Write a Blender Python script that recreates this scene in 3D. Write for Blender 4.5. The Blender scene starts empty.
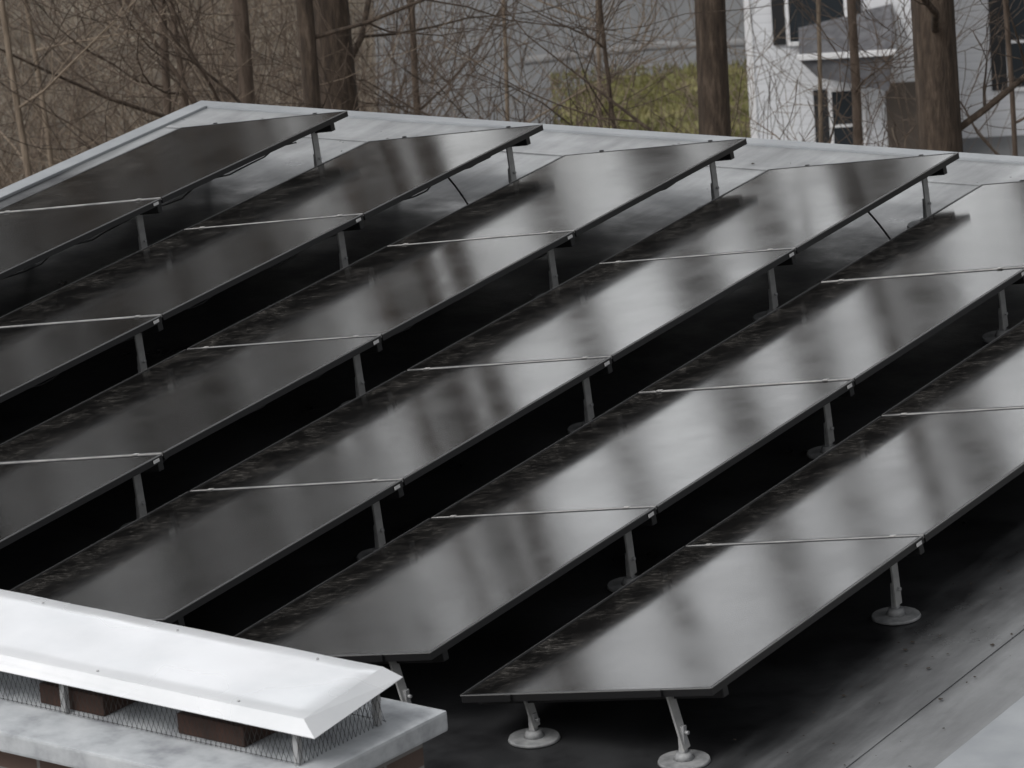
import bpy, bmesh, math, random
import numpy as np
from mathutils import Vector, Matrix
random.seed(7)
S=bpy.context.scene
C=bpy.context.collection
# ---------------------------------------------------------------- materials
def mat(name,base=(.5,.5,.5),rough=.6,metal=0.,spec=.5):
    m=bpy.data.materials.new(name);m.use_nodes=True
    b=m.node_tree.nodes['Principled BSDF']
    b.inputs['Base Color'].default_value=(*base,1);b.inputs['Roughness'].default_value=rough
    b.inputs['Metallic'].default_value=metal;b.inputs['Specular IOR Level'].default_value=spec
    return m,m.node_tree,b
def N(nt,t,**k):
    n=nt.nodes.new(t)
    for a,v in k.items():
        if a in n.inputs: n.inputs[a].default_value=v
        else: setattr(n,a,v)
    return n
def coords(nt,scale=(1,1,1),kind='Object'):
    tc=N(nt,'ShaderNodeTexCoord');mp=N(nt,'ShaderNodeMapping');mp.inputs['Scale'].default_value=scale
    nt.links.new(tc.outputs[kind],mp.inputs[0]);return mp.outputs[0]
def noise(nt,vec,sc,det=4,rough=.6):
    n=N(nt,'ShaderNodeTexNoise');n.inputs['Scale'].default_value=sc;n.inputs['Detail'].default_value=det;n.inputs['Roughness'].default_value=rough
    nt.links.new(vec,n.inputs['Vector']);return n.outputs[0]
def ramp(nt,fac,stops):
    r=N(nt,'ShaderNodeValToRGB');e=r.color_ramp.elements
    while len(e)<len(stops): e.new(.5)
    for k,(p,c) in enumerate(stops):
        e[k].position=p;e[k].color=(*c,1) if len(c)==3 else c
    nt.links.new(fac,r.inputs[0]);return r.outputs[0]
def g(v): return (v,v,v)
def bump(nt,b,h,st,dist=.01):
    n=N(nt,'ShaderNodeBump');n.inputs['Strength'].default_value=st;n.inputs['Distance'].default_value=dist
    nt.links.new(h,n.inputs['Height']);nt.links.new(n.outputs[0],b.inputs['Normal'])
def mul(nt,a,b_):
    n=N(nt,'ShaderNodeMath',operation='MULTIPLY');nt.links.new(a,n.inputs[0])
    if isinstance(b_,float): n.inputs[1].default_value=b_
    else: nt.links.new(b_,n.inputs[1])
    return n.outputs[0]
def noisy(name,stops,sc,rough=.7,bs=.3,bd=.01,metal=0.,scale=(1,1,1),det=6,kind='Object',spec=.5,rr=None):
    m,nt,b=mat(name,rough=rough,metal=metal,spec=spec)
    v=coords(nt,scale,kind);n=noise(nt,v,sc,det)
    nt.links.new(ramp(nt,n,stops),b.inputs['Base Color'])
    if rr:
        n2=noise(nt,v,sc*.6,3);nt.links.new(ramp(nt,n2,[(.35,g(rr[0])),(.65,g(rr[1]))]),b.inputs['Roughness'])
    if bs: bump(nt,b,noise(nt,v,sc*3,6),bs,bd)
    return m
def glass_mat():
    m,nt,b=mat('pv_glass',(.006,.006,.007),.1)
    b.inputs['IOR'].default_value=1.48
    v=coords(nt,(1,1,1),'Generated')
    geo=N(nt,'ShaderNodeNewGeometry')
    wn=noise(nt,geo.outputs['Position'],6.,8,.75)
    mp=N(nt,'ShaderNodeMapping');mp.inputs['Scale'].default_value=(.35,1.,.35);mp.inputs['Rotation'].default_value=(0,0,.35);nt.links.new(geo.outputs['Position'],mp.inputs[0])
    fine=noise(nt,mp.outputs[0],60.,6,.8)
    sx=N(nt,'ShaderNodeSeparateXYZ');nt.links.new(v,sx.inputs[0])
    low=ramp(nt,sx.outputs[0],[(0.,g(1.)),(.15,g(.7)),(.5,g(.28)),(1.,g(.05))])
    blot=ramp(nt,wn,[(.44,g(.03)),(.68,g(1.))])
    sp=ramp(nt,fine,[(.50,g(.1)),(.68,g(1.))])
    f=mul(nt,mul(nt,blot,sp),low)
    f=mul(nt,f,.8)
    ad=N(nt,'ShaderNodeMath',operation='ADD');nt.links.new(f,ad.inputs[0]);ad.inputs[1].default_value=.010
    mx=N(nt,'ShaderNodeMix',data_type='RGBA');nt.links.new(ad.outputs[0],mx.inputs['Factor'])
    mx.inputs['A'].default_value=(.004,.004,.0042,1);mx.inputs['B'].default_value=(.30,.283,.262,1)
    nt.links.new(mx.outputs['Result'],b.inputs['Base Color'])
    r=noise(nt,geo.outputs['Position'],2.5,5)
    nt.links.new(ramp(nt,r,[(.3,g(.08)),(.7,g(.125))]),b.inputs['Roughness'])
    bump(nt,b,noise(nt,geo.outputs['Position'],2.,1),.03,.01)
    return m
M_glass=glass_mat()
M_frame=mat('black_anodised_frame',(.012,.012,.013),.45,.2)[0]
M_edge=mat('frame_edge_highlight',(.30,.30,.30),.4,.6)[0]  # pale strips paint in the highlight line along the black frame edges
M_alu=noisy('mill_aluminium',[(.3,(.28,.28,.28)),(.7,(.46,.46,.45))],12,.5,.1,.002,.1)
M_seam=noisy('seam_aluminium',[(.3,(.12,.12,.12)),(.6,(.40,.39,.38))],9,.5,.1,.002,.1)
M_galv=noisy('galvanised_post',[(.3,(.28,.285,.29)),(.7,(.42,.425,.43))],20,.5,.1,.002,.1)
M_flash=noisy('roof_flashing',[(.3,(.13,.135,.14)),(.5,(.24,.245,.25)),(.7,(.36,.365,.37))],14,.7,.3,.003)
M_label=mat('white_label',(.6,.6,.6),.6)[0]
M_cable=mat('cable',(.012,.012,.012),.5)[0]
M_back=mat('panel_backsheet',(.012,.012,.012),.7)[0]
def roof_mat():
    m,nt,b=mat('wet_roof_membrane',(.02,.02,.022),.35)
    geo=N(nt,'ShaderNodeNewGeometry');p=geo.outputs['Position']
    s=N(nt,'ShaderNodeSeparateXYZ');nt.links.new(p,s.inputs[0])
    n=noise(nt,p,1.7,8,.65);f=noise(nt,p,22,6,.7)
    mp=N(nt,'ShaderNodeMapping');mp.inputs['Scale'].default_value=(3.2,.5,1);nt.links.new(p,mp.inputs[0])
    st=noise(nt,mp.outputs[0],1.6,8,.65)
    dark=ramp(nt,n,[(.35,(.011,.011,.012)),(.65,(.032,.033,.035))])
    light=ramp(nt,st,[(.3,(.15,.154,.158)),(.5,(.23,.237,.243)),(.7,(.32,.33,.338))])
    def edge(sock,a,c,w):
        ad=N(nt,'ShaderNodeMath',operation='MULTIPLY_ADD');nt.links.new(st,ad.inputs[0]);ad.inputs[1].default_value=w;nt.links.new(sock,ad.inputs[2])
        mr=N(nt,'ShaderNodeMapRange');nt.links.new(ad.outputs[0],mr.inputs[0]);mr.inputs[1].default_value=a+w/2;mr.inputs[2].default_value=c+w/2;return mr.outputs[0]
    e1=edge(s.outputs[1],6.3,6.6,.3);e2=mul(nt,edge(s.outputs[0],5.40,6.0,.8),.66)  # far strip and right band: grazing sky reflection painted in as paler colour
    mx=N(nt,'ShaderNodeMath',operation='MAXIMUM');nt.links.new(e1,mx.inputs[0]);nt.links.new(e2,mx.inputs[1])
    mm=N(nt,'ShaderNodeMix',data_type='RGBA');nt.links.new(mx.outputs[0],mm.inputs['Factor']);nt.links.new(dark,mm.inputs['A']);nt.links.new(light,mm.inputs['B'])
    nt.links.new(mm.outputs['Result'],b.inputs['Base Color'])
    nt.links.new(ramp(nt,n,[(.35,g(.27)),(.6,g(.55))]),b.inputs['Roughness'])
    bump(nt,b,f,.35,.004)
    return m
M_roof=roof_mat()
M_coping=noisy('coping_metal',[(.3,(.22,.235,.25)),(.7,(.32,.335,.35))],3,.45,.1,.003,.1)
M_white=noisy('coated_steel_sheet',[(.3,(.66,.68,.70)),(.6,(.80,.81,.83))],1.6,.28,.06,.002,.35,rr=(.22,.42))
M_conc=noisy('painted_concrete',[(.3,(.24,.25,.27)),(.5,(.40,.42,.44)),(.7,(.50,.52,.54))],7,.8,.4,.004)
M_clay=noisy('clay_flue',[(.3,(.025,.014,.010)),(.7,(.060,.028,.019))],14,.85,.3,.004)
M_wire=mat('dark_wire',(.018,.017,.016),.8,.0)[0]  # plain near-black wire colour
def side_brick_mat(name,c1,c2,mo):
    m,nt,b=mat(name,rough=.85)
    v=coords(nt);s=N(nt,'ShaderNodeSeparateXYZ');nt.links.new(v,s.inputs[0])
    ad=N(nt,'ShaderNodeMath',operation='ADD');nt.links.new(s.outputs[0],ad.inputs[0]);nt.links.new(s.outputs[1],ad.inputs[1])
    cx=N(nt,'ShaderNodeCombineXYZ');nt.links.new(ad.outputs[0],cx.inputs[0]);nt.links.new(s.outputs[2],cx.inputs[1])
    bt=N(nt,'ShaderNodeTexBrick');nt.links.new(cx.outputs[0],bt.inputs[0])
    bt.inputs['Color1'].default_value=(*c1,1);bt.inputs['Color2'].default_value=(*c2,1);bt.inputs['Mortar'].default_value=(*mo,1)
    bt.inputs['Scale'].default_value=1;bt.inputs['Brick Width'].default_value=.22;bt.inputs['Row Height'].default_value=.075;bt.inputs['Mortar Size'].default_value=.007
    nt.links.new(bt.outputs[0],b.inputs['Base Color']);bump(nt,b,noise(nt,v,30),.4,.005);return m
M_brick=side_brick_mat('chimney_brick',(.15,.095,.075),(.09,.065,.055),(.20,.195,.19))
M_bark=[noisy('bark_a',[(.3,(.026,.018,.013)),(.55,(.07,.050,.036)),(.75,(.145,.110,.083))],7,.95,.9,.03,scale=(3,3,.6)),
        noisy('bark_b',[(.3,(.055,.039,.029)),(.7,(.14,.105,.081))],8,.95,.8,.02,scale=(3,3,.6)),
        noisy('bark_c',[(.3,(.115,.087,.063)),(.7,(.25,.20,.152))],8,.95,.6,.02,scale=(3,3,.6)),
        noisy('bark_far',[(.3,(.03,.025,.020)),(.7,(.07,.057,.046))],3,.95,0)]
# ---------------------------------------------------------------- mesh helpers
def obj(name,data,parent=None,mats=()):
    o=bpy.data.objects.new(name,data);C.objects.link(o)
    for m in mats: data.materials.append(m)
    if parent: o.parent=parent
    return o
def empty(name,loc=(0,0,0),rz=0.):
    o=bpy.data.objects.new(name,None);C.objects.link(o);o.location=loc;o.rotation_euler=(0,0,rz);o.empty_display_size=.2;return o
def box(name,lo,hi,m,parent=None,bev=0.,rot=None,loc=None):
    bm=bmesh.new();bmesh.ops.create_cube(bm,size=1)
    for v in bm.verts: v.co=Vector([lo[k]+(v.co[k]+.5)*(hi[k]-lo[k]) for k in range(3)])
    if bev: bmesh.ops.bevel(bm,geom=bm.edges[:],offset=bev,segments=2,affect='EDGES',profile=.7)
    me=bpy.data.meshes.new(name);bm.to_mesh(me);bm.free()
    o=obj(name,me,parent,[m])
    if rot: o.rotation_euler=rot
    if loc: o.location=loc
    return o
def poly(name,verts,faces,mats,parent=None,idx=None):
    me=bpy.data.meshes.new(name);me.from_pydata(verts,[],faces);me.update()
    o=obj(name,me,parent,mats)
    if idx:
        for p,i in zip(me.polygons,idx): p.material_index=i
    return o
def cyl(name,r1,r2,h,m,parent,loc,seg=24,bev=0):
    bm=bmesh.new();bmesh.ops.create_cone(bm,cap_ends=True,segments=seg,radius1=r1,radius2=r2,depth=h)
    me=bpy.data.meshes.new(name);bm.to_mesh(me);bm.free()
    for p in me.polygons: p.use_smooth=len(p.vertices)==4
    o=obj(name,me,parent,[m]);o.location=(loc[0],loc[1],loc[2]+h/2);return o
def curve(name,splines,m,parent=None,res=1,depth=1.):
    cu=bpy.data.curves.new(name,'CURVE');cu.dimensions='3D';cu.bevel_depth=depth;cu.bevel_resolution=res;cu.use_fill_caps=False
    for pts in splines:
        sp=cu.splines.new('POLY');sp.points.add(len(pts)-1)
        co=[];ra=[]
        for (p,r) in pts: co+= [p[0],p[1],p[2],1];ra.append(r)
        sp.points.foreach_set('co',co);sp.points.foreach_set('radius',ra);sp.use_smooth=True
    return obj(name,cu,parent,[m])
# ---------------------------------------------------------------- solar rows
L=1.68;P=1.1013;A=.9894;HT=.1455;ZH=.3274
tilt=math.atan2(HT,A);W=math.hypot(A,HT)
FH=.028
def leg(parent,x,y,ztop,lx=-.03):
    cyl('flashing_disc',.092,.088,.010,M_flash,parent,(x,y,.003),32)
    cyl('flashing_boot',.036,.026,.026,M_flash,parent,(x,y,.013),24)
    box('post',(-.012,-.012,0),(.012,.012,ztop*.38),M_galv,parent,.003,(0,0,0),(x,y,.03))
    box('strut',(-.004,-.024,0),(.004,.024,math.hypot(ztop-.05,lx)),M_alu,parent,.0015,(math.radians(3),math.atan2(lx,ztop-.05),0),(x+.012,y,.05))
    o=cyl('bolt',.007,.007,.014,M_galv,parent,(x+.018,y,ztop*.38),8);o.rotation_euler=(0,math.pi/2,0)
for i in range(6):
    row=empty('solar_panel_row',(i*P,0,ZH))
    row.rotation_euler=(0,-tilt,0)
    for j in range(4):
        y0=j*L+.007;y1=(j+1)*L-.007
        dz=random.uniform(-.002,.002)
        fr=.011
        vs=[];lo=-W;hi=0.
        for (x,y) in ((lo,y0),(hi,y0),(hi,y1),(lo,y1)): vs+= [(x,y,dz),(x,y,dz-FH)]
        for (x,y) in ((lo+fr,y0+fr),(hi-fr,y0+fr),(hi-fr,y1-fr),(lo+fr,y1-fr)): vs.append((x,y,dz))
        for (x,y) in ((lo+fr,y0+fr),(hi-fr,y0+fr),(hi-fr,y1-fr),(lo+fr,y1-fr)): vs.append((x,y,dz-.0015))
        fs=[]
        for a in range(4):
            b=(a+1)%4
            fs.append((2*a,2*a+1,2*b+1,2*b));fs.append((8+a,2*a,2*b,8+b));fs.append((12+a,8+a,8+b,12+b))
        fs.append((1,7,5,3))
        f=poly('frame',vs,fs,[M_frame,M_back],row,[0]*12+[1])
        gx=[lo+fr,hi-fr];gy=[y0+fr,y1-fr];gv=[];gf=[];nx,ny=10,14
        sag=random.uniform(.0003,.0012);tw=random.uniform(-.001,.001)
        for a in range(nx+1):
            for c in range(ny+1):
                s,t=a/nx,c/ny
                gv.append((gx[0]+(gx[1]-gx[0])*s,gy[0]+(gy[1]-gy[0])*t,dz-.0012-sag*math.sin(math.pi*s)*math.sin(math.pi*t)+tw*(s-.5)*(t-.5)*.5))
        for a in range(nx):
            for c in range(ny):
                q=a*(ny+1)+c;gf.append((q,q+ny+1,q+ny+2,q+1))
        go=poly('glass',gv,gf,[M_glass],row)
        for p_ in go.data.polygons: p_.use_smooth=True
        box('edge_highlight',(hi+.0005,y0,dz-.003),(hi+.0018,y1,dz+.001),M_edge,row)
        box('edge_highlight_low',(lo-.002,y0,dz-.003),(lo-.0005,y1,dz+.001),M_edge,row)
        if j==0: box('edge_highlight_end',(lo,y0-.0017,dz-.003),(hi,y0-.0005,dz+.0008),M_edge,row)
        box('junction_box',(-.25,(y0+y1)/2-.06,dz-.06),(-.13,(y0+y1)/2+.06,dz-FH-.002),M_back,row,.004)
    for j in range(5):
        yy=j*L
        if j==0: yr=yy+.13
        elif j==4: yr=yy-.13
        else: yr=yy
        box('rail',(-W-.003,yr-.018,-.070),(-.02,yr+.018,-FH-.004),M_frame,row,.003)
        if 0<j<4:
            box('seam_strip',(-W+.004,yy-.0064,-.012),(-.004,yy+.0064,.0012),M_seam,row,.001)
            for xx in (-W+.10,-.13):
                box('mid_clamp',(xx-.012,yy-.010,.0015),(xx+.012,yy+.010,.004),M_seam,row,.001)
            box('label',(.0035,yy-.075,-.022),(.005,yy-.035,-.009),M_label,row)
        else:
            for xx in (-W+.2,-.2):
                s=-1 if j==0 else 1
                box('end_clamp',(xx-.010,min(yy,yy+s*.010),-.02),(xx+.010,max(yy,yy+s*.010),.003),M_frame,row,.002)
    legs=empty('legs');legs.parent=row
    legs.rotation_euler=(0,tilt,0)
    sub=empty('leg_base',(0,0,-ZH));sub.parent=legs
    for j in range(5):
        yr=j*L+(.13 if j==0 else -.13 if j==4 else 0)
        if j==0: leg(sub,-.18,yr-.02,ZH-.055,-.05)
        else: leg(sub,-.125 if j<4 else -.115,yr-.01,ZH-.05,-.01)
        leg(sub,-.78,yr,ZH-.145)
    pts=[]
    for k in range(60):
        y=.2+k*(4*L-.4)/59
        pts.append(((-.2+.02*math.sin(k*1.7),y,-.07-.03*abs(math.sin(k*.55+i))),.004))
    curve('cable',[pts],M_cable,row,1)
    if i in (1,3):
        pts=[]
        for k in range(14):
            t=k/13
            pts.append(((-.25+t*.42,4*L-.55-t*.35+.02*math.sin(t*6),-.09-.16*math.sin(t*2.2)),.005))
        curve('homerun_cable',[pts],M_cable,row,1)
# ---------------------------------------------------------------- roof building
bld=empty('flat_roof_building')
RX0,RX1,RY0,RY1=-1.5,6.18,-2.2,7.72
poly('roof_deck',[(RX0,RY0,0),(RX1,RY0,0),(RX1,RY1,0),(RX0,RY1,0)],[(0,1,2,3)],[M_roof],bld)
M_wall=side_brick_mat('wall_brick',(.22,.12,.09),(.16,.09,.07),(.3,.29,.27))
box('walls',(RX0-.05,RY0-.05,-12),(RX1+.25,RY1+.05,-.012),M_wall,bld)
def coping(name,a,b):
    return box(name,a,b,M_coping,bld,.008)
coping('far_coping',(RX0-.10,RY1,-.10),(RX1+.42,RY1+.10,.012))
coping('side_coping',(RX0-.10,RY0-.05,-.10),(RX0,RY1-.002,.015))
for k in range(4):
    a=RY0-.05+k*2.5
    coping('side_coping_b',(RX1,a,-.10),(RX1+.42,min(a+2.494,RY1-.002),.02))
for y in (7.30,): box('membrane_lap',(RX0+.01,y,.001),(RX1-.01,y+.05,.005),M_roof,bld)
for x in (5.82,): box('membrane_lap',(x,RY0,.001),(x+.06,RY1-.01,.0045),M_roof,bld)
bm=bmesh.new()
for k in range(300):
    if k<210: x=random.uniform(5.4,6.15);y=random.uniform(-1,5)
    else: x=random.uniform(RX0+.1,RX1-.1);y=random.uniform(6.8,7.65)
    s=random.choice([.003,.004,.005,.006,.008,.013]);a=random.uniform(0,6.28)
    vs=[bm.verts.new((x+s*math.cos(a+t)*random.uniform(.5,1),y+s*math.sin(a+t)*random.uniform(.5,1),.006+random.uniform(0,.004))) for t in (0,1.3,2.6,4,5.2)]
    bm.faces.new(vs)
me=bpy.data.meshes.new('leaf_debris');bm.to_mesh(me);bm.free()
obj('leaf_debris',me,None,[mat('dead_leaf',(.03,.022,.016),.9)[0]])
# ---------------------------------------------------------------- chimney
ch=empty('brick_chimney',(5.11,-1.31,0),math.radians(-8.5))
CL=-3.2
zc=.8;d=.50
box('stack',(CL-.02,-.58,-1.2),(.0,.08,.555),M_brick,ch)
box('crown',(CL-.1,-.68,.56),(.055,.15,.63),M_conc,ch,.01)
h=.045;t=.035
nx,ny=40,6
vs=[];fs=[]
for a in range(nx+1):
    for c in range(ny+1):
        s=a/nx;q=c/ny
        x=CL+t+s*((-t*1.7+.05*q)-(CL+t));y=-t*.4+q*((-d+t)+t*.4)
        z=zc+.012-.017*q+.0014*math.sin(s*23+q*2)*math.sin(q*3.1)+.0007*math.sin(s*51+1)
        vs.append((x,y,z))
for a in range(nx):
    for c in range(ny):
        k=a*(ny+1)+c;fs.append((k,k+1,k+ny+2,k+ny+1))
o0=len(vs)
vs+=[(CL,0,zc-h+.03),(0.01,0,zc-h+.03),(0.06,-d,zc-h),(CL,-d,zc-h)]
back=[a*(ny+1) for a in range(nx+1)];front=[a*(ny+1)+ny for a in range(nx+1)]
right=[nx*(ny+1)+c for c in range(ny+1)];left=[c for c in range(ny+1)]
fs.append(tuple(back+[o0+1,o0]));fs.append(tuple(list(reversed(front))+[o0+3,o0+2]))
fs.append(tuple(right+[o0+2,o0+1]));fs.append(tuple(list(reversed(left))+[o0,o0+3]))
cap=poly('cap_sheet',vs,fs,[M_white],ch)
for k,p_ in enumerate(cap.data.polygons): p_.use_smooth=k<nx*ny
so=cap.modifiers.new('s','SOLIDIFY');so.thickness=.003;so.offset=-1
for x in (-.06,-1.05,-2.1,-3.1):
    for y in (-.06,-d+.05):
        box('cap_leg',(x-.010,y-.010,.631),(x+.010,y+.010,zc-.03),M_galv,ch)
for x in (-.45,-1.05,-1.75,-2.4):
    for (a,b_) in (((-.14,-.42),(.14,-.39)),((-.14,-.16),(.14,-.13)),((-.14,-.389),(-.11,-.161)),((.11,-.389),(.14,-.161))):
        box('clay_flue',(x+a[0],a[1],.632),(x+b_[0],b_[1],.70),M_clay,ch,.004)
sp=[]
def wl(a,b_): sp.append([(a,.0009),(b_,.0009)])
for (ya) in (-.04,-d+.035):
    for k in range(160): 
        x=-.05-k*.021
        if x<CL+.05:break
        wl((x,ya,.635),(x-.05,ya,zc-.04))
        wl((x-.05,ya,.635),(x,ya,zc-.04))
    for z in (.64,.755): wl((-.04,ya,z),(CL+.05,ya,z))
for k in range(20):
    y=-.04-k*.021
    wl((-.045,y,.635),(-.045,y-.042,zc-.04));wl((-.045,y-.042,.635),(-.045,y,zc-.04))
curve('spark_mesh',sp,M_wire,ch,0)
for x in (-.3,-.9,-1.5,-2.1):
    for y in (-.05,-d+.06): cyl('rivet',.005,.004,.004,M_galv,ch,(x,y,zc+.010 if y>-.2 else zc-.004),10)
# ---------------------------------------------------------------- surroundings
GZ=-12.
CAM=Vector((13.594,-14.7404,6.4978))
def polar(az,D,z=GZ): return Vector((13.594-D*math.sin(az),-14.7404+D*math.cos(az),z))
M_litter=noisy('leaf_litter_ground',[(.3,(.05,.041,.031)),(.5,(.11,.092,.070)),(.7,(.19,.165,.128))],1.3,.95,.6,.05,det=10)
poly('ground',[(-900,-900,GZ),(900,-900,GZ),(900,900,GZ),(-900,900,GZ)],[(0,1,2,3)],[M_litter])
M_asph=noisy('asphalt',[(.3,(.11,.113,.116)),(.7,(.155,.159,.163))],.6,.8,.3,.01,det=8)
def patch(name,pts,z,m): 
    return poly(name,[(p[0],p[1],z) for p in pts],[tuple(range(len(pts)))],[m])
patch('road',[polar(.562,58),polar(.40,60),polar(.40,130),polar(.555,130)],GZ+.004,M_asph)
M_grass=noisy('lawn_grass',[(.3,(.070,.064,.025)),(.5,(.14,.135,.046)),(.7,(.22,.195,.09))],1.3,.95,.6,.04,det=10)
def lawnpts():
    o=[]
    for (a,D) in ((.522,73.2),(.50,72.5),(.47,72.2),(.47,75.4),(.483,76.8),(.497,77.3),(.505,76.9),(.514,77.1),(.520,76.5),(.524,75.1)): o.append(polar(a,D))
    return o
patch('lawn',lawnpts(),GZ+.008,M_grass)
kp=[polar(.53,78.2),polar(.505,78.6),polar(.48,78.4)]
curve('kerb',[[((p.x,p.y,GZ+.05),.08) for p in kp]],mat('kerb_concrete',(.2,.2,.2),.9)[0],None,1)
bm=bmesh.new()
for k in range(5000):
    a=random.uniform(.47,.525);D=random.uniform(72.4,77.4);p=polar(a,D);hh=random.uniform(.04,.14);q=random.uniform(0,3.14)
    dx,dy=.02*math.cos(q),.02*math.sin(q)
    bm.faces.new([bm.verts.new((p.x-dx,p.y-dy,GZ)),bm.verts.new((p.x+dx,p.y+dy,GZ)),bm.verts.new((p.x+random.uniform(-.04,.04),p.y,GZ+hh))])
me=bpy.data.meshes.new('grass_tufts');bm.to_mesh(me);bm.free();obj('grass_tufts',me,None,[M_grass])
# white house
hp=polar(.4870,70.5)
ho=empty('white_house',(hp.x,hp.y,GZ),.46)
m,nt,b=mat('white_clapboard',(.72,.73,.74),.6)
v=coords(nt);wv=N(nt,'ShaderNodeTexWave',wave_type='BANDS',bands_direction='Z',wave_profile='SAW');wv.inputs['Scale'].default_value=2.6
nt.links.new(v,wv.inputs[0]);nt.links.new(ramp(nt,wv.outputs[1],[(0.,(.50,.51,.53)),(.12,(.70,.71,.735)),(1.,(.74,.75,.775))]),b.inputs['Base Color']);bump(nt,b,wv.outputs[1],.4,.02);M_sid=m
M_blk=mat('black_shutter',(.015,.016,.018),.5)[0];M_win=mat('window_glass',(.02,.025,.03),.08)[0];M_trim=mat('white_trim',(.72,.72,.73),.5)[0]
M_shg=noisy('roof_shingle',[(.3,(.055,.055,.06)),(.7,(.13,.13,.14))],6,.9,.4,.01)
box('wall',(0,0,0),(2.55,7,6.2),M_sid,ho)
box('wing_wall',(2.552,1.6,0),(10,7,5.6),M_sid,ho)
box('corner_board',(-.01,-.02,0),(.09,-.001,6.2),M_trim,ho)
poly('roof',[(-.3,-.4,6.15),(10.3,-.4,6.15),(10.3,7.4,6.15),(-.3,7.4,6.15),(-.3,3.5,8.6),(10.3,3.5,8.6)],[(0,1,5,4),(2,3,4,5),(0,4,3),(1,2,5),(3,2,1,0)],[M_shg],ho)
def window(x,y,z,w,h_,sh=.22,s1=True,s2=True):
    box('pane',(x,y-.02,z),(x+w,y-.004,z+h_),M_win,ho)
    for (a,c) in (((x-.05,z-.05),(x,z+h_+.05)),((x+w,z-.05),(x+w+.05,z+h_+.05))): box('casing',(a[0],y-.04,a[1]),(c[0],y-.003,c[1]),M_trim,ho)
    box('sill',(x,y-.06,z-.05),(x+w,y-.003,z),M_trim,ho);box('head',(x,y-.045,z+h_),(x+w,y-.003,z+h_+.05),M_trim,ho)
    box('sash',(x,y-.03,z+h_/2-.02),(x+w,y-.021,z+h_/2+.02),M_trim,ho)
    if s1: box('shutter',(x-.05-sh,y-.04,z-.03),(x-.052,y-.003,z+h_+.03),M_blk,ho,.005)
    if s2: box('shutter',(x+w+.052,y-.04,z-.03),(x+w+.05+sh,y-.003,z+h_+.03),M_blk,ho,.005)
window(1.12,0,.2,.40,.98,.2,True,False)
window(.60,0,1.9,.75,1.4,.18)
window(3.6,1.6,.7,.8,1.3);window(3.6,1.6,3.2,.8,1.3)
poly('door_hood',[(.72,0,2.1),(2.0,0,2.35),(2.0,-.9,1.95),(.72,-.9,1.85),(.86,0,1.75),(1.9,0,1.6),(1.9,-.9,1.35),(.95,-.9,1.6)],
     [(0,3,2,1),(3,7,6,2),(1,2,6,5),(0,4,7,3),(4,5,6,7)],[M_shg],ho)
box('hood_gutter',(.70,-.96,1.86),(2.02,-.901,1.93),M_trim,ho)
box('door',(1.85,-.03,0),(2.35,-.004,1.25),mat('brown_door',(.10,.08,.065),.5)[0],ho)
# ---------------------------------------------------------------- trees
def branch(spl,p,dirv,length,r,depth,up=.25,seg=6,rng=random,nk=1.1,rmin=.003):
    pts=[];q=p.copy();d_=dirv.normalized()
    kids=[]
    for k in range(seg+1):
        t=k/seg
        pts.append((tuple(q),max(r*(1-t*.85),rmin)))
        if k>0 and depth>0: kids.append((q.copy(),d_.copy(),r*(1-t*.7)))
        d_=(d_+Vector((rng.gauss(0,.13),rng.gauss(0,.13),rng.gauss(0,.10)+up*.18))).normalized()
        q=q+d_*(length/seg)
    spl.append(pts)
    for (q,dd,rr) in kids:
        n=int(nk)+(1 if rng.random()<nk-int(nk) else 0)
        for _ in range(n):
            side=Vector((rng.gauss(0,1),rng.gauss(0,1),rng.gauss(0,.7)+.2)).normalized()
            nd=(dd*.55+side*.8).normalized()
            branch(spl,q,nd,length*rng.uniform(.3,.65),max(rr*.5,rmin),depth-1,up,max(3,seg-1),rng,nk,rmin)
def tree(base,r,H,m,low=4.,nb=16,seed=0,lean=(0,0),depth=2,blen=4.,name='bare_tree',taper=.7,rmin=.003,res=1,nk=1.1,wob=.012):
    rng=random.Random(seed)
    spl=[]
    pts=[];q=base.copy();seg=18;cur=Vector((lean[0],lean[1],1))
    hs=[]
    for k in range(seg+1):
        t=k/seg
        rad=r*(1-taper*t)*(1+.5*math.exp(-t*25))*rng.uniform(.95,1.05)
        pts.append((tuple(q-base),max(rad,.02)));hs.append((q.copy()-base,rad))
        cur=(cur+Vector((rng.gauss(0,wob),rng.gauss(0,wob),.1))).normalized()
        q=q+cur*(H/seg)
    spl.append(pts)
    for b_ in range(nb):
        z=low+(H-low)*((b_+rng.random())/nb)**1.1
        f=min(max(z/H*seg,0),seg-.01);k=int(f);pp=hs[k][0].lerp(hs[k+1][0],f-k);rr=hs[k][1]
        a=rng.uniform(0,6.28)
        dv=Vector((math.cos(a),math.sin(a),rng.uniform(.1,.9)))
        branch(spl,pp,dv,blen*rng.uniform(.6,1.2)*(1-.5*z/H),min(max(rr*.28,.012),.03),depth,.3,7,rng,nk,rmin)
    o=curve(name,spl,m,None,res);o.location=base
    return o
T=[ # az,dist,r,H,mat,low,nb
 (.5842,40,.095,19,1,5.5,12),(.5739,38,.095,20,0,6,12),(.5642,42,.21,22,0,6.5,13),(.5560,45,.05,14,1,5,10),(.5942,43,.05,14,1,5,10),
 (.4955,41,.18,20,0,6.5,13),(.4640,44,.065,14,1,6,8),(.4470,37,.235,21,0,7.5,12),(.6212,40,.05,13,2,5,10),(.613,46,.045,12,2,5,10),(.602,44,.06,14,1,5,10),
 (.5360,48,.03,10,2,4,7),(.5180,50,.03,10,2,4,7),(.5050,47,.028,10,1,4,7),(.4790,47,.025,11,2,4,6),(.4340,40,.035,12,1,4,9),
]
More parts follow.
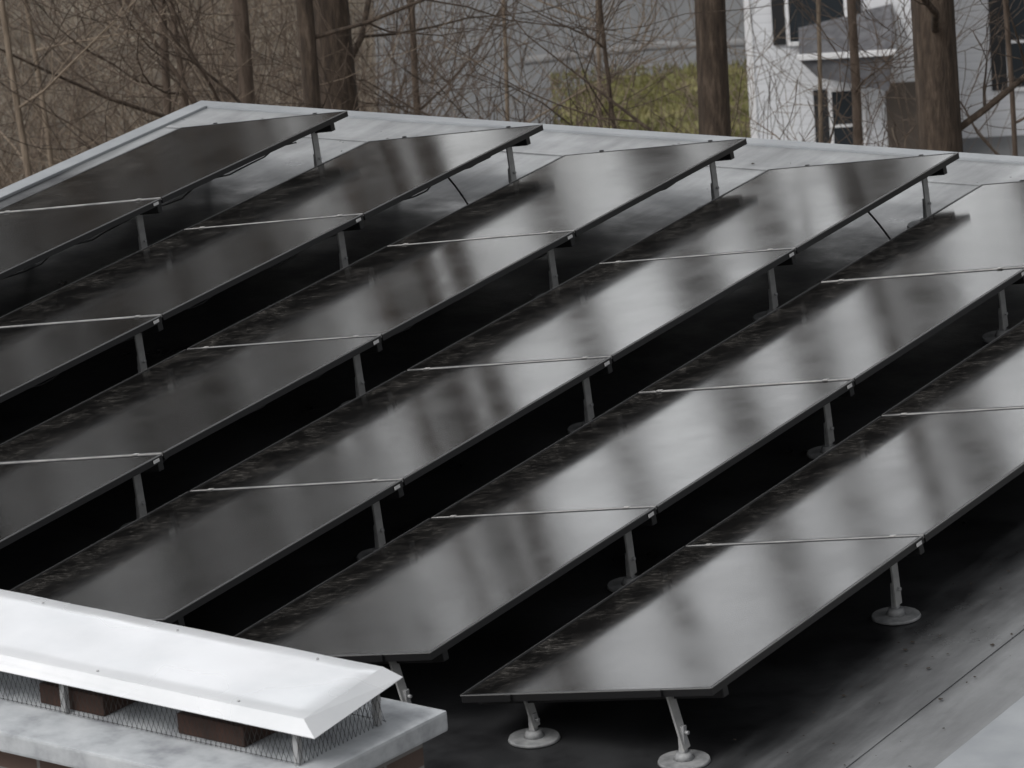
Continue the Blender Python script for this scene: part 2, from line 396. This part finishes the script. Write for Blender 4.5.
for k,(az,D,r,H,mi,low,nb) in enumerate(T):
    big=r>.08
    ln=.0 if big else .05
    tree(polar(az,D),r,H,M_bark[mi],low,nb,100+k,(random.uniform(-ln,ln),random.uniform(-ln,ln)),2,4.2 if r>.04 else 3.,res=2,wob=.006 if big else .02)
def thicket(name,n,azr,Dr,hr,m,seed,rr=(.008,.018),depth=1,zb=GZ):
    rng=random.Random(seed);spl=[]
    for k in range(n):
        p=polar(rng.uniform(*azr),rng.uniform(*Dr),zb)
        branch(spl,p,Vector((rng.gauss(0,.3),rng.gauss(0,.3),1)),rng.uniform(*hr),rng.uniform(*rr),depth,.1,7,rng,1.)
    return curve(name,spl,m,None,0)
thicket('brush_thicket',200,(.552,.66),(58,72),(3,6),M_bark[2],5)
thicket('brush_thicket',280,(.552,.66),(54,72),(3,7),M_bark[1],6)
thicket('brush_thicket',44,(.44,.552),(52,68),(4,7),M_bark[1],8,(.005,.010))
# distant woods, far beyond the road
def woods(name,n,azr,Dr,Hr,seed,m,nb=14,rr=(.12,.25)):
    rng=random.Random(seed);spl=[]
    for k in range(n):
        az=math.radians(rng.uniform(*azr));D=rng.uniform(*Dr)
        p=Vector((2-D*math.sin(az),3+D*math.cos(az),GZ))
        H=rng.uniform(*Hr);r=rng.uniform(*rr);q=p.copy();pts=[]
        for s in range(9):
            pts.append((tuple(q),r*(1-s/10)));q=q+Vector((rng.gauss(0,.12),rng.gauss(0,.12),H/8))
        spl.append(pts)
        for b_ in range(nb):
            z=H*rng.uniform(.25,.98);a=rng.uniform(0,6.28)
            branch(spl,p+Vector((0,0,z)),Vector((math.cos(a),math.sin(a),rng.uniform(.3,1))),rng.uniform(3,6)*(1.1-.5*z/H),.05,1,.3,4,rng,1.3,.02)
    return curve(name,spl,m,None,0)
woods('distant_tree_line',150,(36.2,48),(84,120),(30,42),11,M_bark[3],18)
woods('distant_tree_line',10,(33.3,36.5),(84,110),(26,38),13,M_bark[3],6,(.4,.5))
woods('distant_tree_line',6,(27,33.5),(84,100),(34,42),17,M_bark[3],6,(.75,.95))
woods('distant_tree_line',8,(22,30),(88,110),(26,34),23,M_bark[3],10,(.2,.3))
# ---------------------------------------------------------------- light : overcast sky, bright bank added low in the north-west to lift panel reflections
w=bpy.data.worlds.new('World');S.world=w;w.use_nodes=True;nt=w.node_tree
bg=nt.nodes['Background'];sky=N(nt,'ShaderNodeTexSky',sky_type='NISHITA');sky.sun_disc=False
sd=Vector((-.25,-.85,1.05)).normalized()
SE=math.asin(sd.z);SR=math.atan2(sd.x,sd.y)
sky.sun_elevation=SE;sky.sun_rotation=SR;sky.dust_density=5;sky.air_density=1;sky.ozone_density=1
hs=N(nt,'ShaderNodeHueSaturation');hs.inputs['Saturation'].default_value=.09
nt.links.new(sky.outputs[0],hs.inputs['Color'])
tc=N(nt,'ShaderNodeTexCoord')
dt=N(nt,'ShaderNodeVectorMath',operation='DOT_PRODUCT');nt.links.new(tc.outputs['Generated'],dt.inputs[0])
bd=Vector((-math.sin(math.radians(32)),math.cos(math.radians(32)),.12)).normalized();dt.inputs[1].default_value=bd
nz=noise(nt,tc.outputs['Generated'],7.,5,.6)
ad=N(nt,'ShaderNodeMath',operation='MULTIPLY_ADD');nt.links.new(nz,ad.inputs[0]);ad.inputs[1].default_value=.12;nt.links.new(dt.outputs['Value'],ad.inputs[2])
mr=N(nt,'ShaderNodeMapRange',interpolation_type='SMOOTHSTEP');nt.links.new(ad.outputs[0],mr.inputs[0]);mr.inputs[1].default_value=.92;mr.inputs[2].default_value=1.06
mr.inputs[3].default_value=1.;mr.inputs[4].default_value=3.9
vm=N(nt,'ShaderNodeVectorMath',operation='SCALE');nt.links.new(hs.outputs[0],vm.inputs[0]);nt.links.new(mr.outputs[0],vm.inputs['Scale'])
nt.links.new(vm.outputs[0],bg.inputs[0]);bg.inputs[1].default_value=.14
sl=bpy.data.lights.new('sun','SUN');sl.energy=.85;sl.angle=math.radians(18);sl.color=(1,.97,.93)
so=bpy.data.objects.new('sun',sl);C.objects.link(so)
so.rotation_euler=sd.to_track_quat('Z','Y').to_euler();so.location=(0,0,30)
# ---------------------------------------------------------------- camera
yaw,pit,roll,f=.5369,.292,-.0738,5310.2
fw=Vector((-math.sin(yaw)*math.cos(pit),math.cos(yaw)*math.cos(pit),-math.sin(pit)))
r=Vector((math.cos(yaw),math.sin(yaw),0));u=r.cross(fw)
r2=r*math.cos(roll)+u*math.sin(roll);u2=-r*math.sin(roll)+u*math.cos(roll)
cd=bpy.data.cameras.new('camera');cd.lens=f/1024*36;cd.sensor_width=36;cd.clip_start=.5;cd.clip_end=3000
cd.dof.use_dof=True;cd.dof.focus_distance=21.5;cd.dof.aperture_fstop=13
co=bpy.data.objects.new('camera',cd);C.objects.link(co)
co.matrix_world=Matrix((( r2.x,u2.x,-fw.x,CAM.x),(r2.y,u2.y,-fw.y,CAM.y),(r2.z,u2.z,-fw.z,CAM.z),(0,0,0,1)))
S.camera=co
S.view_settings.view_transform='Standard';S.view_settings.look='None';S.view_settings.exposure=0
